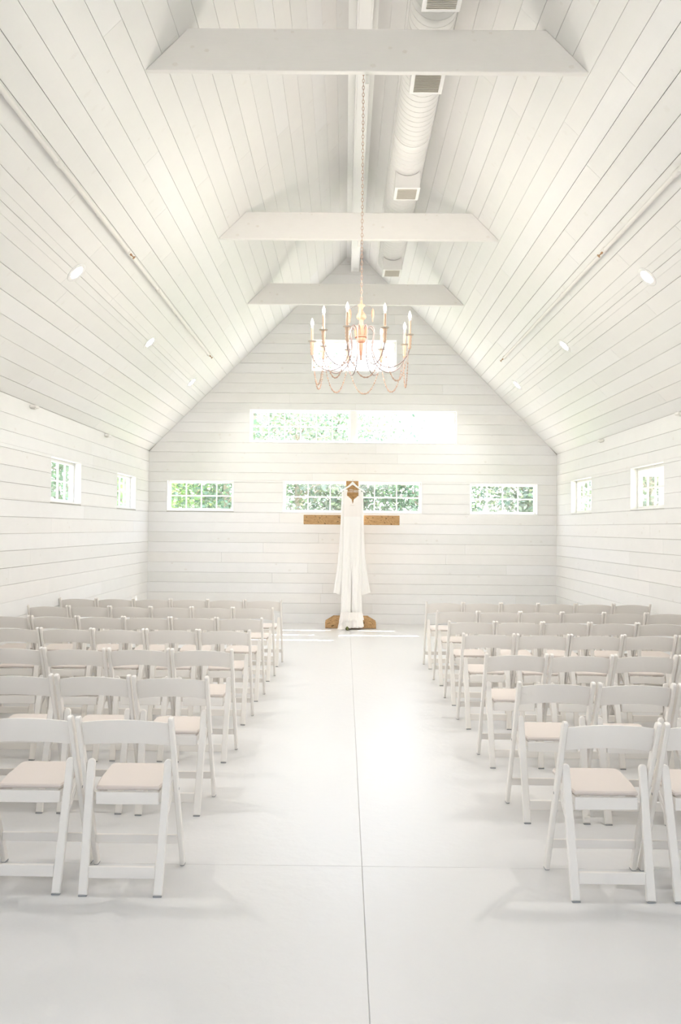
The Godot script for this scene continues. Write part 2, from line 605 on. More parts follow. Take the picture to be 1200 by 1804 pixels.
func shell() -> void:
	# openings: Rect2(x or run, y, width, height) on each wall
	for r in [[-1.820, 3.145, 1.826, 3.739], [-1.222, 1.922, 1.221, 2.489], [-3.25, 1.935, -2.071, 2.482], [2.046, 1.92, 3.238, 2.474], [-0.745, 4.40, 0.763, 4.977]]:
		back_holes.append(Rect2(r[0], r[1], r[2] - r[0], r[3] - r[1]))
	for k in 4:
		var z := -12.57 + 2.72 * k
		left_holes.append(Rect2(z - 0.545, 1.935, 1.09, 0.55))
		right_holes.append(Rect2(-z - 0.06 - 0.515, 1.928, 1.11, 0.558))

	# floor: four painted concrete slabs with tooled joints
	var fl := base("floor")
	tag(fl, "glossy white painted concrete floor with thin joints", "floor", "", "structure")
	var jb := MB.new()
	jb.at(Vector3(0, -0.145, (ZB + ZF) / 2), Vector3(2 * HW + 0.4, 0.28, ZF - ZB + 0.4))
	build(jb, "subfloor", M.joint, fl)
	for xs in [[-HW - 0.15, -0.0279], [-0.0261, HW + 0.15]]:
		for zs in [[ZB - 0.15, -3.9709], [-3.9691, ZF + 0.15]]:
			var s := MB.new()
			s.box(Transform3D(Basis.IDENTITY, Vector3((xs[0] + xs[1]) / 2, -0.012, (zs[0] + zs[1]) / 2)), Vector3(xs[1] - xs[0], 0.024, zs[1] - zs[0]), 0.0018)
			build(s, "slab", M.floor, fl)

	# gable wall behind the cross
	var wb := base("wall_back")
	tag(wb, "white shiplap gable wall behind the cross", "wall", "", "structure")
	var fb := Transform3D(Basis.IDENTITY, Vector3(0, 0, ZB))
	clad(wb, fb, -HW, HW, wall_rows(RIDGE - 0.02), back_holes, HW)
	var sh := MB.new()
	slab_quads(sh, fb.translated_local(Vector3(0, 0, -BOARD)), cells(-HW - WALL, HW + WALL, 0.0, EAVE, back_holes, HW + WALL) + cells(-HW - WALL, HW + WALL, EAVE, RIDGE + 0.1, back_holes, HW + WALL), WALL - BOARD)
	build(sh, "sheathing", M.backing, wb)

	# side walls: the run coordinate is z on the left, -z on the right, so that both frames face inwards
	for side in 2:
		var w := base("wall_left" if side == 0 else "wall_right")
		tag(w, "white shiplap side wall on the %s with small windows" % ("left" if side == 0 else "right"), "wall", "", "structure")
		var f := Transform3D(Basis(Vector3(0, 0, -1), Vector3.UP, Vector3(1, 0, 0)), Vector3(-HW, 0, 0)) if side == 0 else Transform3D(Basis(Vector3(0, 0, 1), Vector3.UP, Vector3(-1, 0, 0)), Vector3(HW, 0, 0))
		var holes: Array = []
		for h in (left_holes if side == 0 else right_holes):
			holes.append(Rect2(-h.end.x if side == 0 else -h.end.x, h.position.y, h.size.x, h.size.y))
		var a: float = -ZF if side == 0 else ZB
		var b: float = -ZB if side == 0 else ZF
		clad(w, f, a, b, wall_rows(EAVE), holes, 0.0)
		var m := MB.new()
		slab_quads(m, f.translated_local(Vector3(0, 0, -BOARD)), cells(a, b, 0.0, EAVE, holes, 0.0), WALL - BOARD)
		build(m, "sheathing", M.backing, w)

	# entrance wall behind the camera, with a glazed double door
	var wf := MB.new()
	var door := Rect2(-0.95, 0.0, 1.9, 2.25)
	var front_holes: Array = [door]
	for q in front_windows:
		front_holes.append(q)
	slab_quads(wf, Transform3D(Basis(Vector3(-1, 0, 0), Vector3.UP, Vector3(0, 0, -1)), Vector3(0, 0, ZF)), cells(-HW - WALL, HW + WALL, 0.0, EAVE, front_holes, HW + WALL) + cells(-HW - WALL, HW + WALL, EAVE, RIDGE + 0.1, front_holes, HW + WALL), WALL)
	tag(build(wf, "wall_front", M.paint), "white entrance wall behind the camera", "wall", "", "structure")
	for k in 2:
		var d := base("door_%d" % (k + 1), Vector3(-0.475 + 0.95 * k, 0.0, ZF + 0.08))
		tag(d, "glazed entrance door leaf behind the camera", "door", "", "structure")
		for e in [[0.0, 0.14, 0.93, 0.24], [0.0, 2.18, 0.93, 0.11], [-0.41, 1.19, 0.11, 1.87], [0.41, 1.19, 0.11, 1.87]]:
			var fm := MB.new()
			fm.at(Vector3(e[0], e[1], 0), Vector3(e[2], e[3], 0.045), 0.003)
			build(fm, "rail", M.trim, d)
		var pn := MB.new()
		pn.quad(Vector3(-0.355, 0.26, 0), Vector3(0.355, 0.26, 0), Vector3(0.355, 2.125, 0), Vector3(-0.355, 2.125, 0), Vector3.FORWARD)
		build(pn, "pane", M.glass, d)

	# two 45 degree ceiling slopes
	var slope_len := (RIDGE - EAVE) * sqrt(2.0)
	for side in 2:
		var c := base("ceiling_left" if side == 0 else "ceiling_right")
		tag(c, "white board vaulted ceiling slope on the %s" % ("left" if side == 0 else "right"), "ceiling", "", "structure")
		var up := Vector3(1, 1, 0).normalized() if side == 0 else Vector3(-1, 1, 0).normalized()
		var inw := Vector3(1, -1, 0).normalized() if side == 0 else Vector3(-1, -1, 0).normalized()
		var f := Transform3D(Basis(up.cross(inw), up, inw), Vector3(-HW if side == 0 else HW, EAVE, 0))
		var flip: float = f.basis.x.z
		var a: float = min(ZB * flip, ZF * flip)
		var b: float = max(ZB * flip, ZF * flip)
		var rows := [0.0, 0.155]
		while rows[-1] < slope_len - 0.15:
			rows.append(rows[-1] + 0.1745)
		rows[-1] = slope_len
		var cans: Array = []
		for k in 4:
			cans.append(Rect2(lamp_z(k) * flip - 0.068, (0.973 if side == 0 else 0.975) * sqrt(2.0) - 0.068, 0.136, 0.136))
		clad(c, f, a, b, rows, cans, 0.0)
		var m := MB.new()
		slab_quads(m, f.translated_local(Vector3(0, 0, -BOARD)), cells(a - 0.2, b + 0.2, -0.2, slope_len + 0.12, cans, 0.0), 0.14)
		build(m, "roof_deck", M.backing, c)
	# ridge: a flat board with a boxed beam under it
	var ridge := base("trim_1", Vector3(0.008, 6.3, -5.7))
	tag(ridge, "white boxed ridge beam at the peak of the ceiling", "beam", "", "structure")
	var rb := MB.new()
	rb.at(Vector3(0, 0.125, (ZB + ZF) / 2 + 5.7), Vector3(0.29, 0.02, ZF - ZB), 0.002)
	build(rb, "ridge_board", M.trim, ridge)
	for part in [[-0.062, 0.016, 0.25, -0.01], [0.062, 0.016, 0.25, -0.01], [0.0, 0.108, 0.03, -0.115]]:
		var pb := MB.new()
		pb.at(Vector3(part[0], part[3], (ZB + ZF) / 2 + 5.7), Vector3(part[1], part[2], ZF - ZB), 0.002)
		build(pb, "ridge_casing", M.trim, ridge)

# ---------------------------------------------------------------- windows
func window(n: int, label: String, f: Transform3D, w: float, h: float, units: int, cols: int, rows: int) -> void:
	# frame origin: centre of the opening on the room-side wall face, z towards the room
	var o := base("window_%d" % n)
	o.transform = f
	tag(o, label, "window", "", "structure")
	for e in [[Vector3(0, h / 2 - 0.008, -WALL / 2), Vector3(w, 0.016, WALL)], [Vector3(0, -h / 2 + 0.008, -WALL / 2), Vector3(w, 0.016, WALL)], [Vector3(-w / 2 + 0.008, 0, -WALL / 2), Vector3(0.016, h - 0.032, WALL)], [Vector3(w / 2 - 0.008, 0, -WALL / 2), Vector3(0.016, h - 0.032, WALL)]]:
		var j := MB.new()
		j.at(e[0], e[1], 0.0015)
		build(j, "jamb", M.trim, o)
	var gap := 0.10
	var uw := (w - 0.032 - gap * (units - 1)) / units
	var uh := h - 0.032
	var zc := -0.115
	if units == 2:
		var mu := MB.new()
		mu.at(Vector3(0, 0, zc + 0.02), Vector3(gap, uh, 0.09), 0.002)
		build(mu, "mullion", M.trim, o)
	var fr := 0.036
	for u in units:
		var cx := (u - (units - 1) / 2.0) * (uw + gap)
		for e in [[Vector3(0, uh / 2 - fr / 2, 0), Vector3(uw, fr, 0.05)], [Vector3(0, -uh / 2 + fr / 2, 0), Vector3(uw, fr, 0.05)], [Vector3(-uw / 2 + fr / 2, 0, 0), Vector3(fr, uh - 2 * fr, 0.05)], [Vector3(uw / 2 - fr / 2, 0, 0), Vector3(fr, uh - 2 * fr, 0.05)]]:
			var s := MB.new()
			s.at(e[0] + Vector3(cx, 0, zc), e[1], 0.003)
			build(s, "sash", M.trim, o)
		var iw := uw - 2 * fr
		var ih := uh - 2 * fr
		var bar := 0.018
		for k in range(1, cols):
			var b := MB.new()
			b.at(Vector3(cx - iw / 2 + iw * k / cols, 0, zc), Vector3(bar, ih, 0.024), 0.003)
			build(b, "muntin", M.trim, o)
		for k in range(1, rows):
			var b := MB.new()
			b.at(Vector3(cx, -ih / 2 + ih * k / rows, zc), Vector3(iw, bar, 0.0236), 0.003)
			build(b, "muntin", M.trim, o)
		var pm := MB.new()
		pm.quad(Vector3(-0.5 * (iw / cols - bar), -0.5 * (ih / rows - bar), 0), Vector3(0.5 * (iw / cols - bar), -0.5 * (ih / rows - bar), 0), Vector3(0.5 * (iw / cols - bar), 0.5 * (ih / rows - bar), 0), Vector3(-0.5 * (iw / cols - bar), 0.5 * (ih / rows - bar), 0), Vector3.BACK)
		var pane := pm.mesh()
		for i in cols:
			for j in rows:
				place(pane, "pane", M.glass, o, Vector3(cx - iw / 2 + iw * (i + 0.5) / cols, -ih / 2 + ih * (j + 0.5) / rows, zc))

func windows() -> void:
	var names := ["wide strip window of two units high on the gable wall", "wide window behind the top of the wooden cross", "gable wall window nearest the left corner", "gable wall window nearest the right corner", "small topmost window behind the chandelier"]
	var shape := [[2, 6, 2], [1, 6, 2], [1, 4, 2], [1, 4, 2], [1, 4, 2]]
	for k in 5:
		var r: Rect2 = back_holes[k]
		window(k + 1, names[k], Transform3D(Basis.IDENTITY, Vector3(r.get_center().x, r.get_center().y, ZB)), r.size.x, r.size.y, shape[k][0], shape[k][1], shape[k][2])
	# the entrance gable has a large window over the door and two small ones, out of view behind the camera
	for k in 3:
		var q: Rect2 = front_windows[k]
		window(14 + k, "entrance gable window behind the camera", Transform3D(Basis(Vector3(-1, 0, 0), Vector3.UP, Vector3(0, 0, -1)), Vector3(-q.get_center().x, q.get_center().y, ZF)), q.size.x, q.size.y, 2 if k == 0 else 1, 4, 4 if k == 0 else 2)
	var n := 6
	var where := ["farthest from camera", "second from the gable wall", "third from the gable wall, outside the frame", "nearest the entrance, outside the frame"]
	for side in 2:
		for k in 4:
			var r: Rect2 = (left_holes if side == 0 else right_holes)[k]
			var f := Transform3D(Basis(Vector3(0, 0, -1), Vector3.UP, Vector3(1, 0, 0)), Vector3(-HW, r.get_center().y, r.get_center().x)) if side == 0 else Transform3D(Basis(Vector3(0, 0, 1), Vector3.UP, Vector3(-1, 0, 0)), Vector3(HW, r.get_center().y, -r.get_center().x))
			window(n, "%s wall window %s" % ["left" if side == 0 else "right", where[k]], f, r.size.x, r.size.y, 1, 4, 2)
			n += 1

# ---------------------------------------------------------------- beams
func beams() -> void:
	var zs := [-5.70, -9.06, -11.72]
	var say := ["nearest white collar beam across the vault, largest in view", "middle white collar beam across the vault, chandelier chain in front", "farthest white collar beam across the vault, just above the chandelier"]
	for k in 3:
		var o := base("collar_beam", Vector3(0, 4.955, zs[k]))
		tag(o, say[k], "beam", "white collar beams across the vault")
		var b := MB.new()
		var hb := HW - (4.955 - EAVE)
		var ht := HW - (5.262 - EAVE)
		b.prism(Transform3D(Basis.IDENTITY, Vector3(0, 0, -0.026)), PackedVector2Array([Vector2(-hb + 0.001, 0.0), Vector2(hb - 0.001, 0.0), Vector2(ht - 0.001, 0.307), Vector2(-ht + 0.001, 0.307)]), 0.052, 0.004)
		build(b, "plank", M.beam, o)
		var t := MB.new()
		t.at(Vector3(0.005, -0.026, -0.058), Vector3(0.027, 0.075, 0.008), 0.001)
		build(t, "hanger_tab", M.beam, o)

# ---------------------------------------------------------------- ceiling fixtures
func lamp_z(k: int) -> float:
	return -12.69 + 2.735 * k

func recessed_lights() -> void:
	var ring_p := MB.new()
	ring_p.lathe(Transform3D.IDENTITY, [Vector2(0.066, -0.002), Vector2(0.104, 0.0), Vector2(0.104, 0.003), Vector2(0.098, 0.007), Vector2(0.074, 0.007), Vector2(0.066, 0.003), Vector2(0.066, -0.002)], 32, false)
	var ring_m := ring_p.mesh()
	var lens_p := MB.new()
	lens_p.lathe(Transform3D.IDENTITY, [Vector2(0.0655, -0.052), Vector2(0.064, -0.050), Vector2(0.0001, -0.0485)], 32, true)
	var lens_m := lens_p.mesh()
	var can_p := MB.new()
	can_p.lathe(Transform3D.IDENTITY, [Vector2(0.066, 0.0), Vector2(0.066, -0.055), Vector2(0.0001, -0.0555)], 32, false)
	var can_m := can_p.mesh()
	var box_p := MB.new()
	box_p.lathe(Transform3D.IDENTITY, [Vector2(0.0001, -0.125), Vector2(0.1, -0.125), Vector2(0.1, -0.02)], 32, false)
	var box_m := box_p.mesh()
	var where := ["farthest", "middle", "nearest visible", "fourth out of view"]
	for side in 2:
		var inw := Vector3(1, -1, 0).normalized() if side == 0 else Vector3(-1, -1, 0).normalized()
		for k in 4:
			var z := lamp_z(k)
			var d := (0.973 if side == 0 else 0.975)
			var p := Vector3((-HW + d) if side == 0 else (HW - d), EAVE + d, z)
			var o := base("recessed_light", p)
			o.basis = Basis(inw.cross(Vector3.BACK), inw, Vector3.BACK) if side == 0 else Basis(inw.cross(Vector3.BACK), inw, Vector3.BACK)
			tag(o, "round recessed downlight, %s on the %s ceiling slope" % [where[k], "left" if side == 0 else "right"], "light", "recessed ceiling lights")
			place(ring_m, "trim_ring", M.trim, o)
			place(can_m, "baffle", M.trim, o)
			place(box_m, "housing", M.steel, o)
			place(lens_m, "lens", M.lens, o)
			var a := AreaLight3D.new()
			a.name = "lamp_glow"
			a.area_size = Vector2(0.09, 0.09)
			a.area_normalize_energy = true
			a.area_range = 30.0
			a.light_energy = lamp_energy
			a.light_color = Color(1.0, 0.985, 0.965)
			a.shadow_enabled = true
			o.add_child(a, true)
			a.position = Vector3(0, -0.046, 0)
			a.rotation = Vector3(PI / 2, 0, 0)
	# little white boxes at the eaves between the windows
	var eb := MB.new()
	eb.at(Vector3.ZERO, Vector3(0.075, 0.032, 0.10), 0.008)
	eb.at(Vector3(0, -0.02, 0), Vector3(0.03, 0.012, 0.05), 0.003)
	var em := eb.mesh()
	for e in [[-1, -8.69, "nearer one on the left"], [-1, -11.4, "farther one on the left"], [1, -8.76, "nearer one on the right"], [1, -11.47, "farther one on the right"]]:
		var o := base("eave_box", Vector3(e[0] * (HW - 0.038), 2.952, e[1]))
		tag(o, "small white box under the eave above the windows, %s" % e[2], "fixture", "small boxes along the eaves")
		place(em, "housing", M.pipe, o)

func duct() -> void:
	var o := base("air_duct", Vector3(0.488, 5.482, -4.4))
	tag(o, "white spiral air duct running above the collar beams", "duct")
	var r := 0.176
	var z0 := 6.7
	var z1 := -6.95
	var b := MB.new()
	b.lathe(Transform3D(Basis(Vector3(1, 0, 0), Vector3(0, 0, -1), Vector3(0, 1, 0)), Vector3.ZERO), [Vector2(r, -z0), Vector2(r, -z1), Vector2(r - 0.01, -z1 + 0.015), Vector2(0.001, -z1 + 0.015)], 40)
	build(b, "pipe", M.duct, o)
	var path := PackedVector3Array()
	var turns := int((z0 - z1) / 0.085)
	for i in turns * 28 + 1:
		var a := TAU * i / 28.0
		path.append(Vector3(cos(a) * r, sin(a) * r, z0 - 0.085 * i / 28.0))
	var sp := MB.new()
	sp.tube(path, 0.0035, 4)
	build(sp, "spiral_seam", M.duct, o)
	for z in [-3.2, 0.4, -0.72]:
		var c := MB.new()
		c.lathe(Transform3D(Basis(Vector3(1, 0, 0), Vector3(0, 0, -1), Vector3(0, 1, 0)), Vector3(0, 0, z)), [Vector2(r, -0.03), Vector2(r + 0.006, -0.028), Vector2(r + 0.006, 0.028), Vector2(r, 0.03)], 40, false)
		build(c, "coupling_band", M.duct, o)
	# boots with louvred registers hanging below the pipe; z of their near face
	for z in [-5.07, -6.10, -8.19, -10.80]:
		var zz: float = z + 4.4
		var s := MB.new()
		var saddle := PackedVector2Array([Vector2(-0.127, -0.30), Vector2(0.127, -0.30), Vector2(0.127, -0.10)])
		for i in range(1, 12):
			var a := deg_to_rad(-46.0 - 88.0 * i / 12.0)
			saddle.append(Vector2(cos(a), sin(a)) * (r + 0.002))
		saddle.append(Vector2(-0.127, -0.10))
		s.prism(Transform3D(Basis.IDENTITY, Vector3(0, 0, zz - 0.15)), saddle, 0.30, 0.003)
		var boot := build(s, "boot", M.duct, o)
		var g := MB.new()
		g.at(Vector3(0, -0.303, zz - 0.15), Vector3(0.262, 0.008, 0.308), 0.002)
		var frame := build(g, "register_frame", M.trim, boot)
		var d := MB.new()
		d.at(Vector3(0, -0.3075, zz - 0.15), Vector3(0.2, 0.002, 0.25))
		build(d, "register_back", M.grille_dark, boot)
		for k in 12:
			var l := MB.new()
			l.box(Transform3D(Basis(Vector3.RIGHT, deg_to_rad(35)), Vector3(0, -0.312, zz - 0.15 + (k - 5.5) * 0.0205)), Vector3(0.2, 0.002, 0.017))
			build(l, "slat", M.grille, boot)

func sprinkler_pipes() -> void:
	var spec := [[-1, 1.318, [-5.72, -8.81], [-7.60, -12.1], -12.06, "left"], [1, 1.290, [-5.74, -8.79], [-7.37, -12.02], -12.0, "right"]]
	for e in spec:
		var sd: float = e[0]
		var up := Vector3(-sd, 1, 0).normalized()
		var inw := Vector3(-sd, -1, 0).normalized()
		var start: Vector3 = Vector3(sd * HW, EAVE, 0) + up * e[1] * sqrt(2.0) + inw * 0.034
		var o := base("sprinkler_pipe", start)
		tag(o, "thin white sprinkler pipe along the %s ceiling slope" % e[5], "pipe", "sprinkler pipes on the slopes")
		var p := MB.new()
		p.tube(PackedVector3Array([Vector3(0, 0, ZF), Vector3(0, 0, -4), Vector3(0, 0, e[4])]), 0.019, 14)
		build(p, "pipe", M.pipe, o)
		var along := Basis(Vector3(1, 0, 0), Vector3(0, 0, -1), Vector3(0, 1, 0))
		for z in e[2]:
			var c := MB.new()
			c.lathe(Transform3D(along, Vector3(0, 0, z)), [Vector2(0.019, -0.045), Vector2(0.025, -0.04), Vector2(0.025, 0.04), Vector2(0.019, 0.045)], 14)
			build(c, "coupling", M.pipe, o)
		for z in [-1.0, -4.4, -6.7, -9.9]:
			var c := MB.new()
			c.box(Transform3D(Basis(up.cross(inw), up, inw), Vector3(0, 0, z) - inw * 0.016), Vector3(0.02, 0.044, 0.036), 0.003)
			build(c, "strap", M.pipe, o)
		for z in e[3]:
			var c := MB.new()
			c.lathe(Transform3D(along, Vector3(0, 0, z)), [Vector2(0.019, -0.04), Vector2(0.026, -0.035), Vector2(0.026, 0.035), Vector2(0.019, 0.04)], 14)
			var tee := build(c, "tee", M.pipe, o)
			var hb := Basis(up.cross(inw), inw, -up)
			var h := MB.new()
			h.lathe(Transform3D(hb, Vector3(0, 0, z) + inw * 0.02), [Vector2(0.010, 0.0), Vector2(0.010, 0.02), Vector2(0.006, 0.024), Vector2(0.005, 0.05), Vector2(0.018, 0.052), Vector2(0.018, 0.055), Vector2(0.002, 0.057)], 10)
			for q in [-1, 1]:
				h.tube(PackedVector3Array([Vector3(0, 0, z) + inw * 0.04, Vector3(0, 0, z + q * 0.014) + inw * 0.052, Vector3(0, 0, z + q * 0.003) + inw * 0.072]), 0.0022, 5)
			build(h, "sprinkler_head", M.brass, tee)

# ---------------------------------------------------------------- chairs
func make_chair() -> Node3D:
	# faces -z; the rear feet stand on z = 0
	var o := Node3D.new()
	o.name = "folding_chair"
	var hw := 0.222
	var lean := 0.40
	# long side rails run from the front feet up to the top of the back
	var rail := PackedVector2Array([Vector2(-0.368, 0.004), Vector2(-0.327, 0.004), Vector2(-0.012, 0.782), Vector2(-0.013, 0.790), Vector2(-0.022, 0.796), Vector2(-0.038, 0.796), Vector2(-0.05, 0.787)])
	var fyz := Basis(Vector3(0, 0, 1), Vector3.UP, Vector3(-1, 0, 0))
	for s in [-1.0, 1.0]:
		var m := MB.new()
		m.prism(Transform3D(fyz, Vector3(s * (hw - 0.011), 0, 0)), rail, 0.022, 0.004)
		var up := build(m, "upright", M.resin, o)
		var g := MB.new()
		g.at(Vector3(s * (hw - 0.011), 0.003, -0.3475), Vector3(0.02, 0.006, 0.036), 0.001)
		build(g, "foot_pad", M.rubber, up)
		var bo := MB.new()
		bo.lathe(Transform3D(Basis(Vector3.UP, Vector3(s, 0, 0), Vector3(0, 0, 1)), Vector3(s * (hw - 0.0024), 0.425, -0.348 + 0.425 * lean)), [Vector2(0.0075, 0.0), Vector2(0.007, 0.0025), Vector2(0.002, 0.003)], 10)
		build(bo, "bolt", M.rubber, up)
	# rear legs cross the rails below the pivot
	var ld := Vector3(0, 0.58, -0.14).normalized()
	var ln := Vector3(1, 0, 0).cross(ld).normalized()
	for s in [-1.0, 1.0]:
		var poly := PackedVector2Array()
		var x0: float = s * 0.168
		var x1: float = s * 0.1795
		var ll := 0.585
		poly.append(Vector2(x0 - 0.0205, 0.004))
		poly.append(Vector2(x0 + 0.0205, 0.004))
		for i in 9:
			var a := PI * i / 8.0
			poly.append(Vector2(x1 + cos(a) * 0.0185, ll - 0.016 + sin(a) * 0.022))
		var m := MB.new()
		m.prism(Transform3D(Basis(Vector3(1, 0, 0), ld, ln), Vector3(0, 0.001, 0)), poly, 0.022, 0.004)
		var lg := build(m, "leg", M.resin, o)
		var g := MB.new()
		g.at(Vector3(x0, 0.003, 0.0), Vector3(0.038, 0.006, 0.02), 0.001)
		build(g, "foot_pad", M.rubber, lg)
		var lk := MB.new()
		for dy in [0.0, 0.028]:
			lk.tube(PackedVector3Array([Vector3(s * 0.192, 0.452 - dy, -0.185), Vector3(s * 0.191, 0.372 - dy, -0.082)]), 0.0055, 6)
		build(lk, "hinge_link", M.resin, o)
	# seat: narrow between the rear legs, wider in front
	var sp := PackedVector2Array([Vector2(-0.146, 0.10), Vector2(0.146, 0.10), Vector2(0.156, 0.17), Vector2(0.164, 0.24)])
	var corner := [Vector2(0.168, 0.40), Vector2(0.163, 0.425), Vector2(0.150, 0.438), Vector2(0.130, 0.442)]
	for c in corner:
		sp.append(c)
	for k in range(3, -1, -1):
		sp.append(Vector2(-corner[k].x, corner[k].y))
	sp.append(Vector2(-0.164, 0.24))
	sp.append(Vector2(-0.156, 0.17))
	var tilt := Basis(Vector3.RIGHT, deg_to_rad(-90.0 + 1.5))
	var st := MB.new()
	st.prism(Transform3D(tilt, Vector3(0, 0.446, 0)), sp, 0.020, 0.006)
	build(st, "seat", M.seat, o)
	var ap := MB.new()
	ap.at(Vector3(0, 0.404, -0.104), Vector3(0.292, 0.058, 0.016), 0.003)
	for s in [-1.0, 1.0]:
		ap.at(Vector3(s * 0.138, 0.414, -0.26), Vector3(0.016, 0.036, 0.30), 0.003)
	ap.at(Vector3(0, 0.416, -0.412), Vector3(0.29, 0.036, 0.016), 0.003)
	build(ap, "seat_frame", M.resin, o)
	# curved top panel
	var bk := MB.new()
	var front: Array = []
	var rear: Array = []
	var nseg := 14
	for iy in 5:
		var fr: Array = []
		var rr: Array = []
		for ix in nseg + 1:
			var u := 2.0 * ix / nseg - 1.0
			var arch := 0.022 * (1.0 - u * u)
			var y: float = lerp(0.648 + arch, 0.762 + arch, iy / 4.0)
			var z := -0.350 + y * lean + 0.030 * (1.0 - u * u) - 0.006
			var round_: float = 0.003 if iy in [0, 4] else 0.0
			fr.append(Vector3(u * 0.202, y, z - 0.008 + round_))
			rr.append(Vector3(u * 0.202, y, z + 0.008 - round_))
		front.append(fr)
		rear.append(rr)
	bk.grid(front)
	rear.reverse()
	bk.grid(rear)
	for ix in nseg:
		bk.quad(front[4][ix], front[4][ix + 1], rear[0][ix + 1], rear[0][ix], Vector3.UP)
		bk.quad(front[0][ix], front[0][ix + 1], rear[4][ix + 1], rear[4][ix], Vector3.DOWN)
	build(bk, "backrest", M.resin, o)
	for e in [[0.146, -0.348 + 0.146 * lean, 0.402, 0.042], [0.098, -0.0215, 0.300, 0.054]]:
		var r := MB.new()
		r.at(Vector3(0, e[0], e[1]), Vector3(e[2], e[3], 0.016), 0.003)
		build(r, "stretcher", M.resin, o)
	return o

func chairs() -> void:
	var proto := make_chair()
	var rows := ["nearest", "second", "third", "fourth", "fifth", "sixth", "farthest"]
	var seats := ["in the aisle seat", "second from the aisle", "third from the aisle", "fourth from the aisle", "fifth from the aisle", "in the wall seat"]
	var zs := [[-3.63, -4.635, -5.67, -6.76, -7.67, -8.66, -9.60], [-3.61, -4.565, -5.61, -6.69, -7.59, -8.53, -9.53]]
	var edge := [[-0.897, -0.908, -0.912, -0.914, -0.905, -0.888, -0.874], [0.868, 0.868, 0.866, 0.864, 0.862, 0.858, 0.846]]
	var step := [0.461, 0.457, 0.453, 0.450, 0.4485, 0.4475, 0.4468]
	for side in 2:
		for r in 7:
			for k in 6:
				var c: Node3D = proto.duplicate()
				c.name = numbered("folding_chair")
				add_child(c)
				var sg := -1.0 if side == 0 else 1.0
				c.position = Vector3(edge[side][r] + sg * (0.2225 + step[r] * k), 0.0, zs[side][r] + rng.randf_range(-0.012, 0.012))
				c.rotation.y = rng.randf_range(-0.003, 0.003) * (0.3 if r > 3 else 1.2)
				tag(c, "white folding chair %s, %s row from camera, %s block" % [seats[k], rows[r], "left" if side == 0 else "right"], "chair", "white folding chairs in rows")
	proto.free()

# ---------------------------------------------------------------- cross, gown, hanger
func cross() -> void:
	var o := base("wooden_cross", Vector3(-0.008, 0, -13.40))
	tag(o, "tall rough timber cross standing before the gable wall", "cross")
	var p := MB.new()
	p.at(Vector3(0, 1.23, -0.07), Vector3(0.208, 2.45, 0.12), 0.005)
	build(p, "post", M.wood_post, o)
	for s in [[-0.812, -0.106], [0.106, 0.797]]:
		var a := MB.new()
		a.at(Vector3((s[0] + s[1]) / 2, 1.802, -0.07), Vector3(s[1] - s[0], 0.160, 0.12), 0.005)
		build(a, "arm", M.wood, o)
	for z in [0.045, -0.185]:
		var b := MB.new()
		b.prism(Transform3D(Basis.IDENTITY, Vector3(-0.006, 0, z)), PackedVector2Array([Vector2(-0.425, 0.002), Vector2(0.42, 0.002), Vector2(0.42, 0.10), Vector2(0.285, 0.182), Vector2(-0.29, 0.182), Vector2(-0.425, 0.10)]), 0.095, 0.005)
		build(b, "foot_timber", M.wood, o)
	# hanger over the top of the post
	var h := base("coat_hanger", Vector3(-0.004, 2.30, -13.345))
	tag(h, "white wooden hanger with wire lettering hooked on the cross", "hanger")
	var arms := MB.new()
	var top: Array = []
	var low: Array = []
	for i in 25:
		var u := i / 12.0 - 1.0
		var x := u * 0.215
		var bump := 0.035 * exp(-pow(u / 0.22, 2.0))
		top.append(Vector2(x, 0.105 - 0.125 * pow(abs(u), 1.15) + bump))
		low.append(Vector2(x, 0.078 - 0.128 * pow(abs(u), 1.05) + bump * 0.3))
	var poly := PackedVector2Array(low)
	for i in range(24, -1, -1):
		poly.append(top[i])
	arms.prism(Transform3D.IDENTITY, poly, 0.014, 0.003)
	build(arms, "shoulder_bar", M.hanger, h)
	var hook := PackedVector3Array([Vector3(0.004, 0.125, 0), Vector3(0.004, 0.150, 0)])
	for i in 9:
		var a := PI * i / 8.0
		hook.append(Vector3(0.004, 0.158 + sin(a) * 0.022, -0.028 + cos(a) * 0.028))
	hook.append(Vector3(0.004, 0.157, -0.056))
	var hk := MB.new()
	hk.tube(hook, 0.0032, 8)
	build(hk, "hook", M.steel, h)
	var tm := TextMesh.new()
	var sf := SystemFont.new()
	sf.font_names = PackedStringArray(["Droid Serif"])
	sf.font_italic = true
	tm.font = sf
	tm.text = "sa.TFamo"
	tm.font_size = 32
	tm.pixel_size = 0.00175
	tm.depth = 0.004
	var lt := place(tm, "wire_lettering", M.hanger, h, Vector3(0.0, -0.012, 0.004))
	var wr := MB.new()
	wr.tube(PackedVector3Array([Vector3(-0.2, -0.036, 0.003), Vector3(-0.1, -0.033, 0.003), Vector3(0.1, -0.033, 0.003), Vector3(0.2, -0.036, 0.003)]), 0.0018, 6)
	build(wr, "trouser_wire", M.hanger, h)

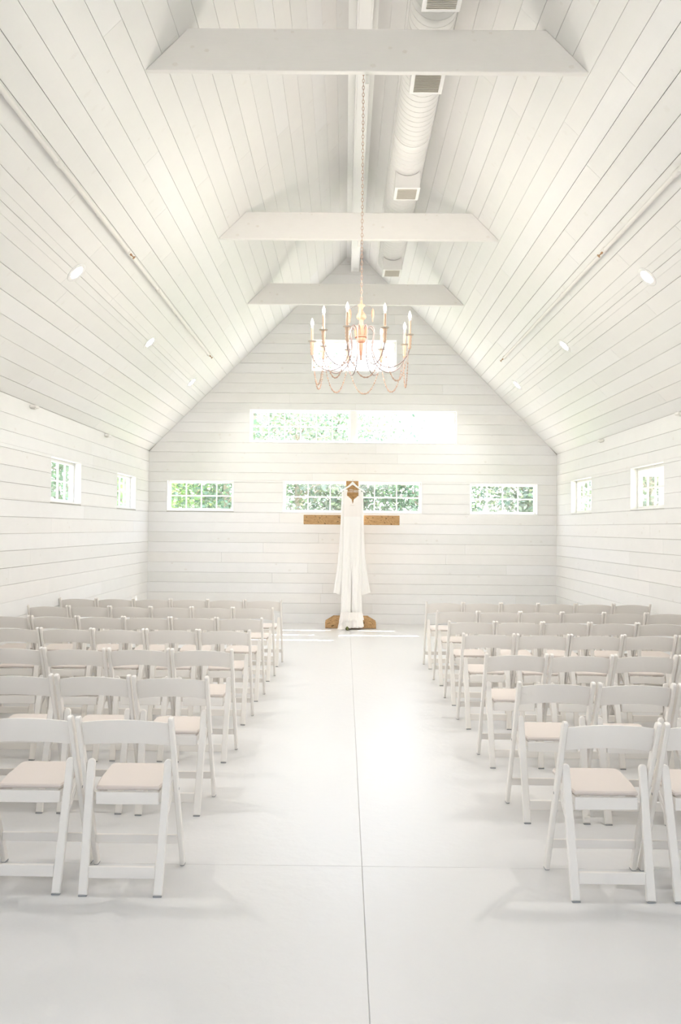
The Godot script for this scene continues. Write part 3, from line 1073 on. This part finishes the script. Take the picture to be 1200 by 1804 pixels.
func gown() -> void:
	var o := base("wedding_gown", Vector3(-0.006, 0.0, -13.28))
	tag(o, "long white lace wedding gown hanging from the cross", "dress")
	# [height, half width, half depth, z of the middle]
	var prof := [[0.03, 0.185, 0.060, 0.075], [0.20, 0.172, 0.058, 0.062], [0.5, 0.166, 0.052, 0.038], [0.9, 0.166, 0.048, 0.015], [1.3, 0.163, 0.046, 0.0], [1.62, 0.152, 0.046, -0.006], [1.80, 0.146, 0.050, -0.008], [2.0, 0.156, 0.054, -0.014], [2.12, 0.160, 0.050, -0.022], [2.22, 0.158, 0.036, -0.034], [2.285, 0.145, 0.020, -0.044], [2.305, 0.130, 0.016, -0.050]]
	var rows := 168
	var cols := 216
	var f := noise_at(0.9, 61)
	var pts: Array = []
	for i in rows:
		var y: float = lerp(0.03, 2.305, float(i) / (rows - 1))
		var k := 0
		while k < prof.size() - 2 and prof[k + 1][0] < y:
			k += 1
		var t: float = (y - prof[k][0]) / (prof[k + 1][0] - prof[k][0])
		t = clamp(t, 0.0, 1.0)
		var w: float = lerp(prof[k][1], prof[k + 1][1], t)
		var d: float = lerp(prof[k][2], prof[k + 1][2], t)
		var zm: float = lerp(prof[k][3], prof[k + 1][3], t)
		var fold: float = 0.018 * clamp((1.75 - y) / 1.2, 0.0, 1.0) + 0.0025
		var line: Array = []
		for j in cols + 1:
			var a := TAU * j / cols
			var wave := sin(a * 7.0 + f.get_noise_2d(y * 0.6, 1.0) * 2.0) * 0.6 + sin(a * 13.0 + 1.3 + f.get_noise_2d(y * 0.5, 9.0) * 3.0) * 0.4
			var slit := 0.0
			if y < 1.05 and y > 0.12:
				slit = -0.045 * exp(-pow((a - PI * 0.5) / 0.055, 2.0)) * clamp((1.05 - y) * 4.0, 0.0, 1.0)
			line.append(Vector3(cos(a) * (w + fold * wave * 0.25), y, zm + sin(a) * d + sin(a) * (fold * wave + slit)))
		pts.append(line)
	var open := {}
	for i in range(134, rows):
		for j in cols:
			# neckline: open between the straps, a V, then a short slit; the back dips less
			var p: Vector3 = pts[i][j]
			var x: float = (p.x + pts[i][j + 1].x) / 2 - 0.006
			var y := p.y
			if y < 2.07:
				continue
			var half := 0.0
			if y > 2.20: half = 0.096
			elif y > 2.135: half = lerp(0.020, 0.096, (y - 2.135) / 0.065)
			else: half = lerp(0.004, 0.018, (y - 2.07) / 0.065)
			if p.z <= pts[i][0].z:
				half = 0.1 if y > 2.12 else 0.03
			if abs(x) <= half:
				open[Vector2i(i - 134, j)] = true
	var g := MB.new()
	g.grid(pts.slice(0, 135))
	build(g, "skirt", M.gown, o)
	var bd := MB.new()
	bd.grid(pts.slice(134, rows), open)
	build(bd, "bodice", M.lace, o)
	for s in [-1.0, 1.0]:
		var sl: Array = []
		for i in 40:
			var t := i / 39.0
			var y: float = lerp(2.27, 0.60 if s < 0 else 0.555, t)
			var cx: float = s * (0.150 + 0.028 * t + 0.055 * pow(t, 3.0))
			var w: float = lerp(0.030, 0.036, t) + 0.034 * pow(t, 4.0)
			var d := 0.022 + 0.014 * t
			var line: Array = []
			for j in 25:
				var a := TAU * j / 24.0
				var wv := 1.0 + 0.16 * t * sin(a * 5.0 + y * 3.0)
				line.append(Vector3(cx + cos(a) * w * wv, y - (0.05 * t * (0.5 + 0.5 * cos(a)) * -s), -0.02 + 0.03 * t + sin(a) * d * wv))
			sl.append(line)
		var sm := MB.new()
		sm.grid(sl)
		build(sm, "sleeve", M.gown, o)
	# scalloped lace ruffles at the hem and a bit of train puddled to the left
	for tier in 2:
		var hem: Array = []
		for i in 12:
			var t := i / 11.0
			var line: Array = []
			for j in 121:
				var a := TAU * j / 120.0
				var rip := sin(a * 11.0 + tier * 1.7) * 0.6 + sin(a * 19.0 + 0.7) * 0.35
				var out := 0.004 + t * (0.020 + 0.016 * rip)
				var low: float = 0.020 + 0.028 * clamp(0.5 + 0.9 * cos(a), 0.0, 1.0)
				var y: float = lerp(0.235 + 0.05 * tier, low + 0.11 * tier, t) + 0.010 * t * sin(a * 30.0)
				line.append(Vector3(cos(a) * (0.172 + out) - 0.015 * t * float(cos(a) < 0.0) * (1 - tier), y, 0.068 + sin(a) * (0.060 + out)))
			hem.append(line)
		var hm := MB.new()
		hm.grid(hem)
		build(hm, "lace_hem", M.lace, o)
	var tr: Array = []
	for i in 14:
		var line: Array = []
		for j in 31:
			var u := i / 13.0
			var a: float = TAU * j / 30.0
			var rad := u * (1.0 + 0.14 * sin(a * 5.0))
			line.append(Vector3(-0.165 + cos(a) * rad * 0.072, 0.006 + 0.085 * pow(1.0 - u, 1.4) + 0.010 * sin(a * 7.0 + u * 9.0) * (1.0 - u), 0.135 + sin(a) * rad * 0.055))
		tr.append(line)
	var tm := MB.new()
	tm.grid(tr)
	build(tm, "train", M.lace, o)
	# small row of beads at the bottom of the neckline
	var be := MB.new()
	for k in 7:
		be.ball(Vector3(-0.03 + 0.01 * k, 2.045, 0.042), 0.0045, 8)
	build(be, "bead_trim", M.pan, o)
	var st := base("plant_bud", Vector3(-0.073, 0.0, -13.055))
	tag(st, "small olive green bud on the floor under the gown hem", "bud")
	var b := MB.new()
	b.lathe(Transform3D.IDENTITY, [Vector2(0.008, 0.0), Vector2(0.026, 0.012), Vector2(0.03, 0.03), Vector2(0.02, 0.05), Vector2(0.004, 0.066)], 12)
	build(b, "calyx", M.olive, st)

# ---------------------------------------------------------------- chandelier
func smooth_path(knots: Array, per := 8) -> PackedVector3Array:
	var out := PackedVector3Array()
	for i in knots.size() - 1:
		var a: Vector3 = knots[max(i - 1, 0)]
		var b: Vector3 = knots[i]
		var c: Vector3 = knots[i + 1]
		var d: Vector3 = knots[min(i + 2, knots.size() - 1)]
		for k in per:
			out.append(b.cubic_interpolate(c, a, d, float(k) / per))
	out.append(knots[-1])
	return out

func chandelier() -> void:
	var cy := 3.44
	var o := base("chandelier", Vector3(0.009, cy, -7.5))
	tag(o, "distressed peach wooden chandelier with candle bulbs and bead swags", "chandelier")
	# turned wooden stem
	var s := MB.new()
	s.lathe(Transform3D.IDENTITY, [Vector2(0.002, -0.20), Vector2(0.010, -0.194), Vector2(0.011, -0.18), Vector2(0.007, -0.168), Vector2(0.012, -0.15), Vector2(0.019, -0.09), Vector2(0.021, -0.05), Vector2(0.017, -0.036), Vector2(0.038, -0.024), Vector2(0.046, -0.002), Vector2(0.044, 0.012), Vector2(0.060, 0.018), Vector2(0.060, 0.026), Vector2(0.040, 0.032), Vector2(0.046, 0.05), Vector2(0.052, 0.08), Vector2(0.046, 0.105), Vector2(0.026, 0.130), Vector2(0.018, 0.155), Vector2(0.019, 0.185), Vector2(0.036, 0.192), Vector2(0.046, 0.205), Vector2(0.045, 0.225), Vector2(0.032, 0.245), Vector2(0.018, 0.262), Vector2(0.014, 0.285), Vector2(0.020, 0.305), Vector2(0.034, 0.316), Vector2(0.034, 0.326), Vector2(0.012, 0.332), Vector2(0.010, 0.36), Vector2(0.003, 0.375)], 24)
	build(s, "stem", M.peach, o)
	# carved leaves round the urn
	for k in 10:
		var a := TAU * k / 10.0
		var d := Vector3(cos(a), 0, sin(a))
		var l := MB.new()
		l.tube(smooth_path([d * 0.046 + Vector3.UP * 0.034, d * 0.058 + Vector3.UP * 0.07, d * 0.052 + Vector3.UP * 0.105, d * 0.060 + Vector3.UP * 0.122], 4), 0.010, 6, 0.003)
		build(l, "carved_leaf", M.peach, o)
	var angles := [-16.0, 25.0, 68.0, 117.0, 154.0, 195.0, 229.5, 257.0, 314.0]
	var R := 0.478
	var candle := MB.new()
	candle.lathe(Transform3D.IDENTITY, [Vector2(0.0115, 0.0), Vector2(0.0115, 0.12), Vector2(0.010, 0.142), Vector2(0.007, 0.145)], 14)
	var pan := MB.new()
	pan.lathe(Transform3D.IDENTITY, [Vector2(0.008, -0.004), Vector2(0.034, 0.0), Vector2(0.040, 0.005), Vector2(0.038, 0.006), Vector2(0.030, 0.003), Vector2(0.012, 0.002)], 20)
	var cup := MB.new()
	cup.lathe(Transform3D.IDENTITY, [Vector2(0.003, -0.132), Vector2(0.012, -0.125), Vector2(0.016, -0.108), Vector2(0.012, -0.094), Vector2(0.017, -0.082), Vector2(0.014, -0.066), Vector2(0.019, -0.054), Vector2(0.016, -0.036), Vector2(0.020, -0.020), Vector2(0.019, -0.004)], 16)
	var bulb := MB.new()
	bulb.lathe(Transform3D.IDENTITY, [Vector2(0.006, 0.0), Vector2(0.012, 0.012), Vector2(0.0155, 0.028), Vector2(0.013, 0.046), Vector2(0.007, 0.062), Vector2(0.002, 0.074), Vector2(0.0005, 0.078)], 16)
	var cm := candle.mesh()
	var pm := pan.mesh()
	var um := cup.mesh()
	var bm := bulb.mesh()
	var feet: Array = []
	for a in angles:
		var d := Vector3(sin(deg_to_rad(a)), 0, cos(deg_to_rad(a)))
		var e := d * R
		feet.append(d * (R - 0.012) + Vector3.UP * -0.140)
		place(um, "candle_cup", M.tan, o, e)
		place(pm, "drip_pan", M.pan, o, e)
		var cn := place(cm, "candle_sleeve", M.tan, o, e + Vector3.UP * 0.004)
		place(bm, "bulb", M.bulb, cn, Vector3.UP * 0.143)
		var li := OmniLight3D.new()
		li.name = "bulb_glow"
		li.light_energy = 0.11
		li.light_color = Color(1.0, 0.965, 0.93)
		li.omni_range = 12.0
		li.light_size = 0.012
		li.shadow_enabled = true
		cn.add_child(li, true)
		li.position = Vector3.UP * 0.175
		var arm := MB.new()
		arm.tube(smooth_path([d * 0.040 + Vector3.UP * 0.020, d * 0.062 + Vector3.UP * 0.085, d * 0.095 + Vector3.UP * 0.118, d * 0.132 + Vector3.UP * 0.075, d * 0.120 + Vector3.UP * -0.03, d * 0.118 + Vector3.UP * -0.12, d * 0.175 + Vector3.UP * -0.235, d * 0.29 + Vector3.UP * -0.285, d * 0.40 + Vector3.UP * -0.245, d * 0.46 + Vector3.UP * -0.175, e + Vector3.UP * -0.128]), 0.0054, 6)
		build(arm, "arm", M.wire, o)
	# wooden drops on wires round the stem
	for a in [82.0, 172.0, 262.0, 352.0]:
		var d := Vector3(sin(deg_to_rad(a)), 0, cos(deg_to_rad(a)))
		var w := MB.new()
		w.lathe(Transform3D(Basis.IDENTITY, d * 0.108 + Vector3.UP * 0.16), [Vector2(0.001, 0.0), Vector2(0.005, 0.012), Vector2(0.005, 0.03), Vector2(0.012, 0.06), Vector2(0.014, 0.085), Vector2(0.011, 0.11), Vector2(0.003, 0.128)], 12)
		var dr := build(w, "wooden_drop", M.peach, o)
		var t := MB.new()
		t.tube(PackedVector3Array([d * 0.108 + Vector3.UP * 0.286, d * 0.085 + Vector3.UP * 0.305, d * 0.03 + Vector3.UP * 0.32]), 0.002, 5)
		build(t, "drop_wire", M.wire, dr)
	# bead swags from cup to cup
	for k in angles.size():
		var a: Vector3 = feet[k]
		var b: Vector3 = feet[(k + 1) % angles.size()]
		var span := a.distance_to(b)
		var drop := 0.30 + 0.05 * (span - 0.3)
		var sw := MB.new()
		var prev := a
		var cord := PackedVector3Array()
		for i in 33:
			var t := i / 32.0
			var hang := 1.0 - pow(abs(2.0 * t - 1.0), 2.2)
			cord.append(a.lerp(b, t) - Vector3.UP * drop * hang)
		sw.tube(cord, 0.0022, 5)
		for i in range(3, 30):
			sw.ball((cord[i] + cord[i]) / 2, 0.0062 if i % 3 else 0.0085, 6, 1.1)
		build(sw, "bead_swag", M.bead, o)
	# chain up to the ridge
	var ch := MB.new()
	var y := 0.385
	var i := 0
	while y < 6.155 - cy - 0.03:
		ch.ring(Vector3(0, y, 0), Basis(Vector3.UP, PI / 2 * (i % 2)), 0.0095, 0.0026, 10, 5, 2.1)
		y += 0.0335
		i += 1
	build(ch, "chain", M.bead, o)
	var cp := MB.new()
	cp.lathe(Transform3D.IDENTITY, [Vector2(0.004, 6.170 - cy - 0.045), Vector2(0.02, 6.170 - cy - 0.03), Vector2(0.05, 6.170 - cy - 0.008), Vector2(0.052, 6.168 - cy)], 20)
	build(cp, "canopy", M.peach, o)

# ---------------------------------------------------------------- outdoors
func tree(label: String, at: Vector3, height: float, rad: float, leaves: int, tint: Color, low: float, sd: int) -> void:
	var o := base("leafy_tree", at)
	tag(o, label, "tree", "trees outside the windows")
	var r := RandomNumberGenerator.new()
	r.seed = sd
	var t := MB.new()
	t.tube(smooth_path([Vector3(0, -0.1, 0), Vector3(r.randf_range(-0.1, 0.1), height * 0.3, 0), Vector3(r.randf_range(-0.2, 0.2), height * 0.85, r.randf_range(-0.2, 0.2))], 6), 0.05 + 0.018 * height, 8, 0.03)
	build(t, "trunk", M.bark, o)
	var bl := MB.new()
	var tips: Array = []
	for k in 26:
		var y: float = lerp(low, height * 0.95, (k + r.randf()) / 26.0)
		var a := r.randf() * TAU
		var reach: float = rad * sqrt(max(0.08, 1.0 - pow((y - (low + height) * 0.5) / ((height - low) * 0.56), 2.0))) * r.randf_range(0.6, 1.0)
		var tip := Vector3(cos(a) * reach, y + 0.25 * reach, sin(a) * reach)
		tips.append(tip)
		bl.tube(PackedVector3Array([Vector3(0, y - 0.2 * reach, 0), tip * Vector3(0.5, 1, 0.5) + Vector3(0, -0.1, 0), tip]), 0.035, 5, 0.008)
	build(bl, "branch", M.bark, o)
	var lf := MB.new()
	var up := Vector3.BACK
	for q in [[Vector3(0, 0, 0), Vector3(0.3, 0.45, 0.08), Vector3(0, 1, 0)], [Vector3(0, 0, 0), Vector3(-0.3, 0.45, 0.08), Vector3(0, 1, 0)]]:
		lf.tri(q[0], q[1], q[2], up, up, up)
	var mm := MultiMesh.new()
	mm.transform_format = MultiMesh.TRANSFORM_3D
	mm.use_colors = true
	mm.mesh = lf.mesh()
	mm.instance_count = leaves
	for k in leaves:
		var tip: Vector3 = tips[r.randi() % tips.size()]
		var sp: float = 0.30 * rad
		var p := tip * Vector3(r.randf_range(0.55, 1.05), 1.0, r.randf_range(0.55, 1.05)) + Vector3(r.randfn(0, sp), r.randfn(0, sp * 0.8), r.randfn(0, sp))
		var size := r.randf_range(0.10, 0.20)
		var b := Basis.from_euler(Vector3(r.randf() * TAU, r.randf() * TAU, r.randf() * TAU)).scaled(Vector3.ONE * size)
		mm.set_instance_transform(k, Transform3D(b, p))
		var c := tint * r.randf_range(0.7, 1.3)
		c.r *= r.randf_range(0.85, 1.2)
		mm.set_instance_color(k, Color(min(c.r, 1), min(c.g, 1), min(c.b, 1), 1))
	var mi := MultiMeshInstance3D.new()
	mi.name = "foliage"
	mi.multimesh = mm
	mi.material_override = M.leaf
	tag(mi, "", "", "", "stuff")
	o.add_child(mi, true)

func outside() -> void:
	var g := MB.new()
	g.at(Vector3(0, -0.45, -20), Vector3(160, 0.3, 160))
	tag(build(g, "ground", M.grass), "green lawn outside the chapel", "lawn", "", "structure")
	# linear leaf colours
	var bright := Color(0.24, 0.38, 0.13)
	var mid := Color(0.13, 0.21, 0.145)
	var dusty := Color(0.18, 0.225, 0.185)
	var spec := [
		["sunlit green tree seen through the left gable window", Vector3(-5.6, -0.3, -23.0), 4.2, 1.9, 5200, bright, 0.8],
		["darker green tree at the right of the left gable window", Vector3(-3.3, -0.3, -21.5), 4.6, 1.5, 4200, mid, 0.7],
		["pale tree seen left of the cross top", Vector3(-1.6, -0.3, -24.0), 5.6, 1.8, 4800, dusty, 0.8],
		["pale tree directly behind the cross", Vector3(0.5, -0.3, -26.0), 4.7, 1.8, 6500, dusty, 0.8],
		["grey green tree seen right of the cross top", Vector3(2.4, -0.3, -24.5), 3.9, 1.6, 6000, mid, 0.7],
		["dusty tree seen through the right gable window", Vector3(5.0, -0.3, -23.0), 4.4, 1.8, 8000, dusty, 0.8],
		["tall tree filling the left of the strip window", Vector3(-3.4, -0.3, -29.0), 8.2, 2.6, 7000, mid, 1.5],
		["tall tree in the middle of the strip window", Vector3(-0.4, -0.3, -31.0), 7.0, 2.1, 6000, mid, 1.5],
		["green shrub close outside the left wall window", Vector3(-6.5, -0.3, -18.2), 3.6, 1.4, 4600, mid, 0.5],
		["tree outside the far left wall window", Vector3(-7.6, -0.3, -26.5), 5.5, 1.8, 5000, dusty, 0.8],
		["tree outside the nearer right wall window", Vector3(7.4, -0.3, -19.5), 5.0, 1.7, 5600, dusty, 0.7],
		["tree outside the far right wall window", Vector3(8.8, -0.3, -31.5), 6.0, 2.0, 6500, dusty, 0.8],
		["tree beyond the left wall out of view", Vector3(-10.0, -0.3, -9.0), 5.0, 2.0, 3000, mid, 0.8],
	]
	var sd := 100
	for s in spec:
		tree(s[0], s[1], s[2], s[3], s[4], s[5], s[6], sd)
		sd += 7
	var gv := MB.new()
	gv.at(Vector3(0, -0.30, -6), Vector3(13, 0.1, 24))
	tag(build(gv, "gravel_apron", M.gravel), "pale gravel strip around the chapel", "gravel", "", "structure")
	var fc := MB.new()
	fc.at(Vector3(0, -0.30, 31), Vector3(70, 0.1, 50))
	tag(build(fc, "gravel_forecourt", M.gravel), "pale gravel forecourt before the entrance, behind the camera", "gravel", "", "structure")
	# a cottage with a brown roof beyond the left gable window
	var h := base("cottage", Vector3(-8.6, -0.3, -36.0))
	tag(h, "small pale cottage with brown roof beyond the left trees", "house")
	var w := MB.new()
	w.at(Vector3(0, 1.5, 0), Vector3(6, 3.0, 5))
	build(w, "walls", M.siding, h)
	var rf := MB.new()
	rf.prism(Transform3D.IDENTITY, PackedVector2Array([Vector2(-3.4, 2.95), Vector2(3.4, 2.95), Vector2(0, 5.0)]), 5.6)
	build(rf, "roof", M.roofing, h)
	for x in [-1.6, 1.6]:
		var p := MB.new()
		p.at(Vector3(x, 1.6, 2.51), Vector3(0.9, 1.1, 0.04))
		build(p, "window_pane", M.pane_dark, h)
	# porch along the right wall
	var po := base("side_porch", Vector3(HW + WALL, 0, -11.0))
	tag(po, "white porch roof on posts outside the right wall", "porch")
	var dk := MB.new()
	dk.at(Vector3(0.92, 2.66, 0), Vector3(1.8, 0.05, 6.0))
	build(dk, "porch_roof", M.siding, po)
	for k in 10:
		var b := MB.new()
		b.at(Vector3(0.92, 2.622, -2.6 + k * 0.575), Vector3(1.78, 0.02, 0.568), 0.003)
		build(b, "soffit_board", M.siding, po)
	for z in [-2.9, 0.0, 2.9]:
		var b := MB.new()
		b.at(Vector3(1.68, 1.15, z), Vector3(0.14, 2.9, 0.14), 0.008)
		build(b, "post", M.siding, po)
	# white shed beyond the far right window
	var sdh := base("garden_shed", Vector3(8.1, -0.3, -26.5))
	tag(sdh, "white garden shed beyond the right wall windows", "shed")
	var sw := MB.new()
	sw.at(Vector3(0, 1.2, 0), Vector3(2.4, 2.4, 2.4))
	build(sw, "walls", M.siding, sdh)
	var sr := MB.new()
	sr.prism(Transform3D.IDENTITY, PackedVector2Array([Vector2(-1.4, 2.35), Vector2(1.4, 2.35), Vector2(0, 3.2)]), 2.7)
	build(sr, "roof", M.siding, sdh)
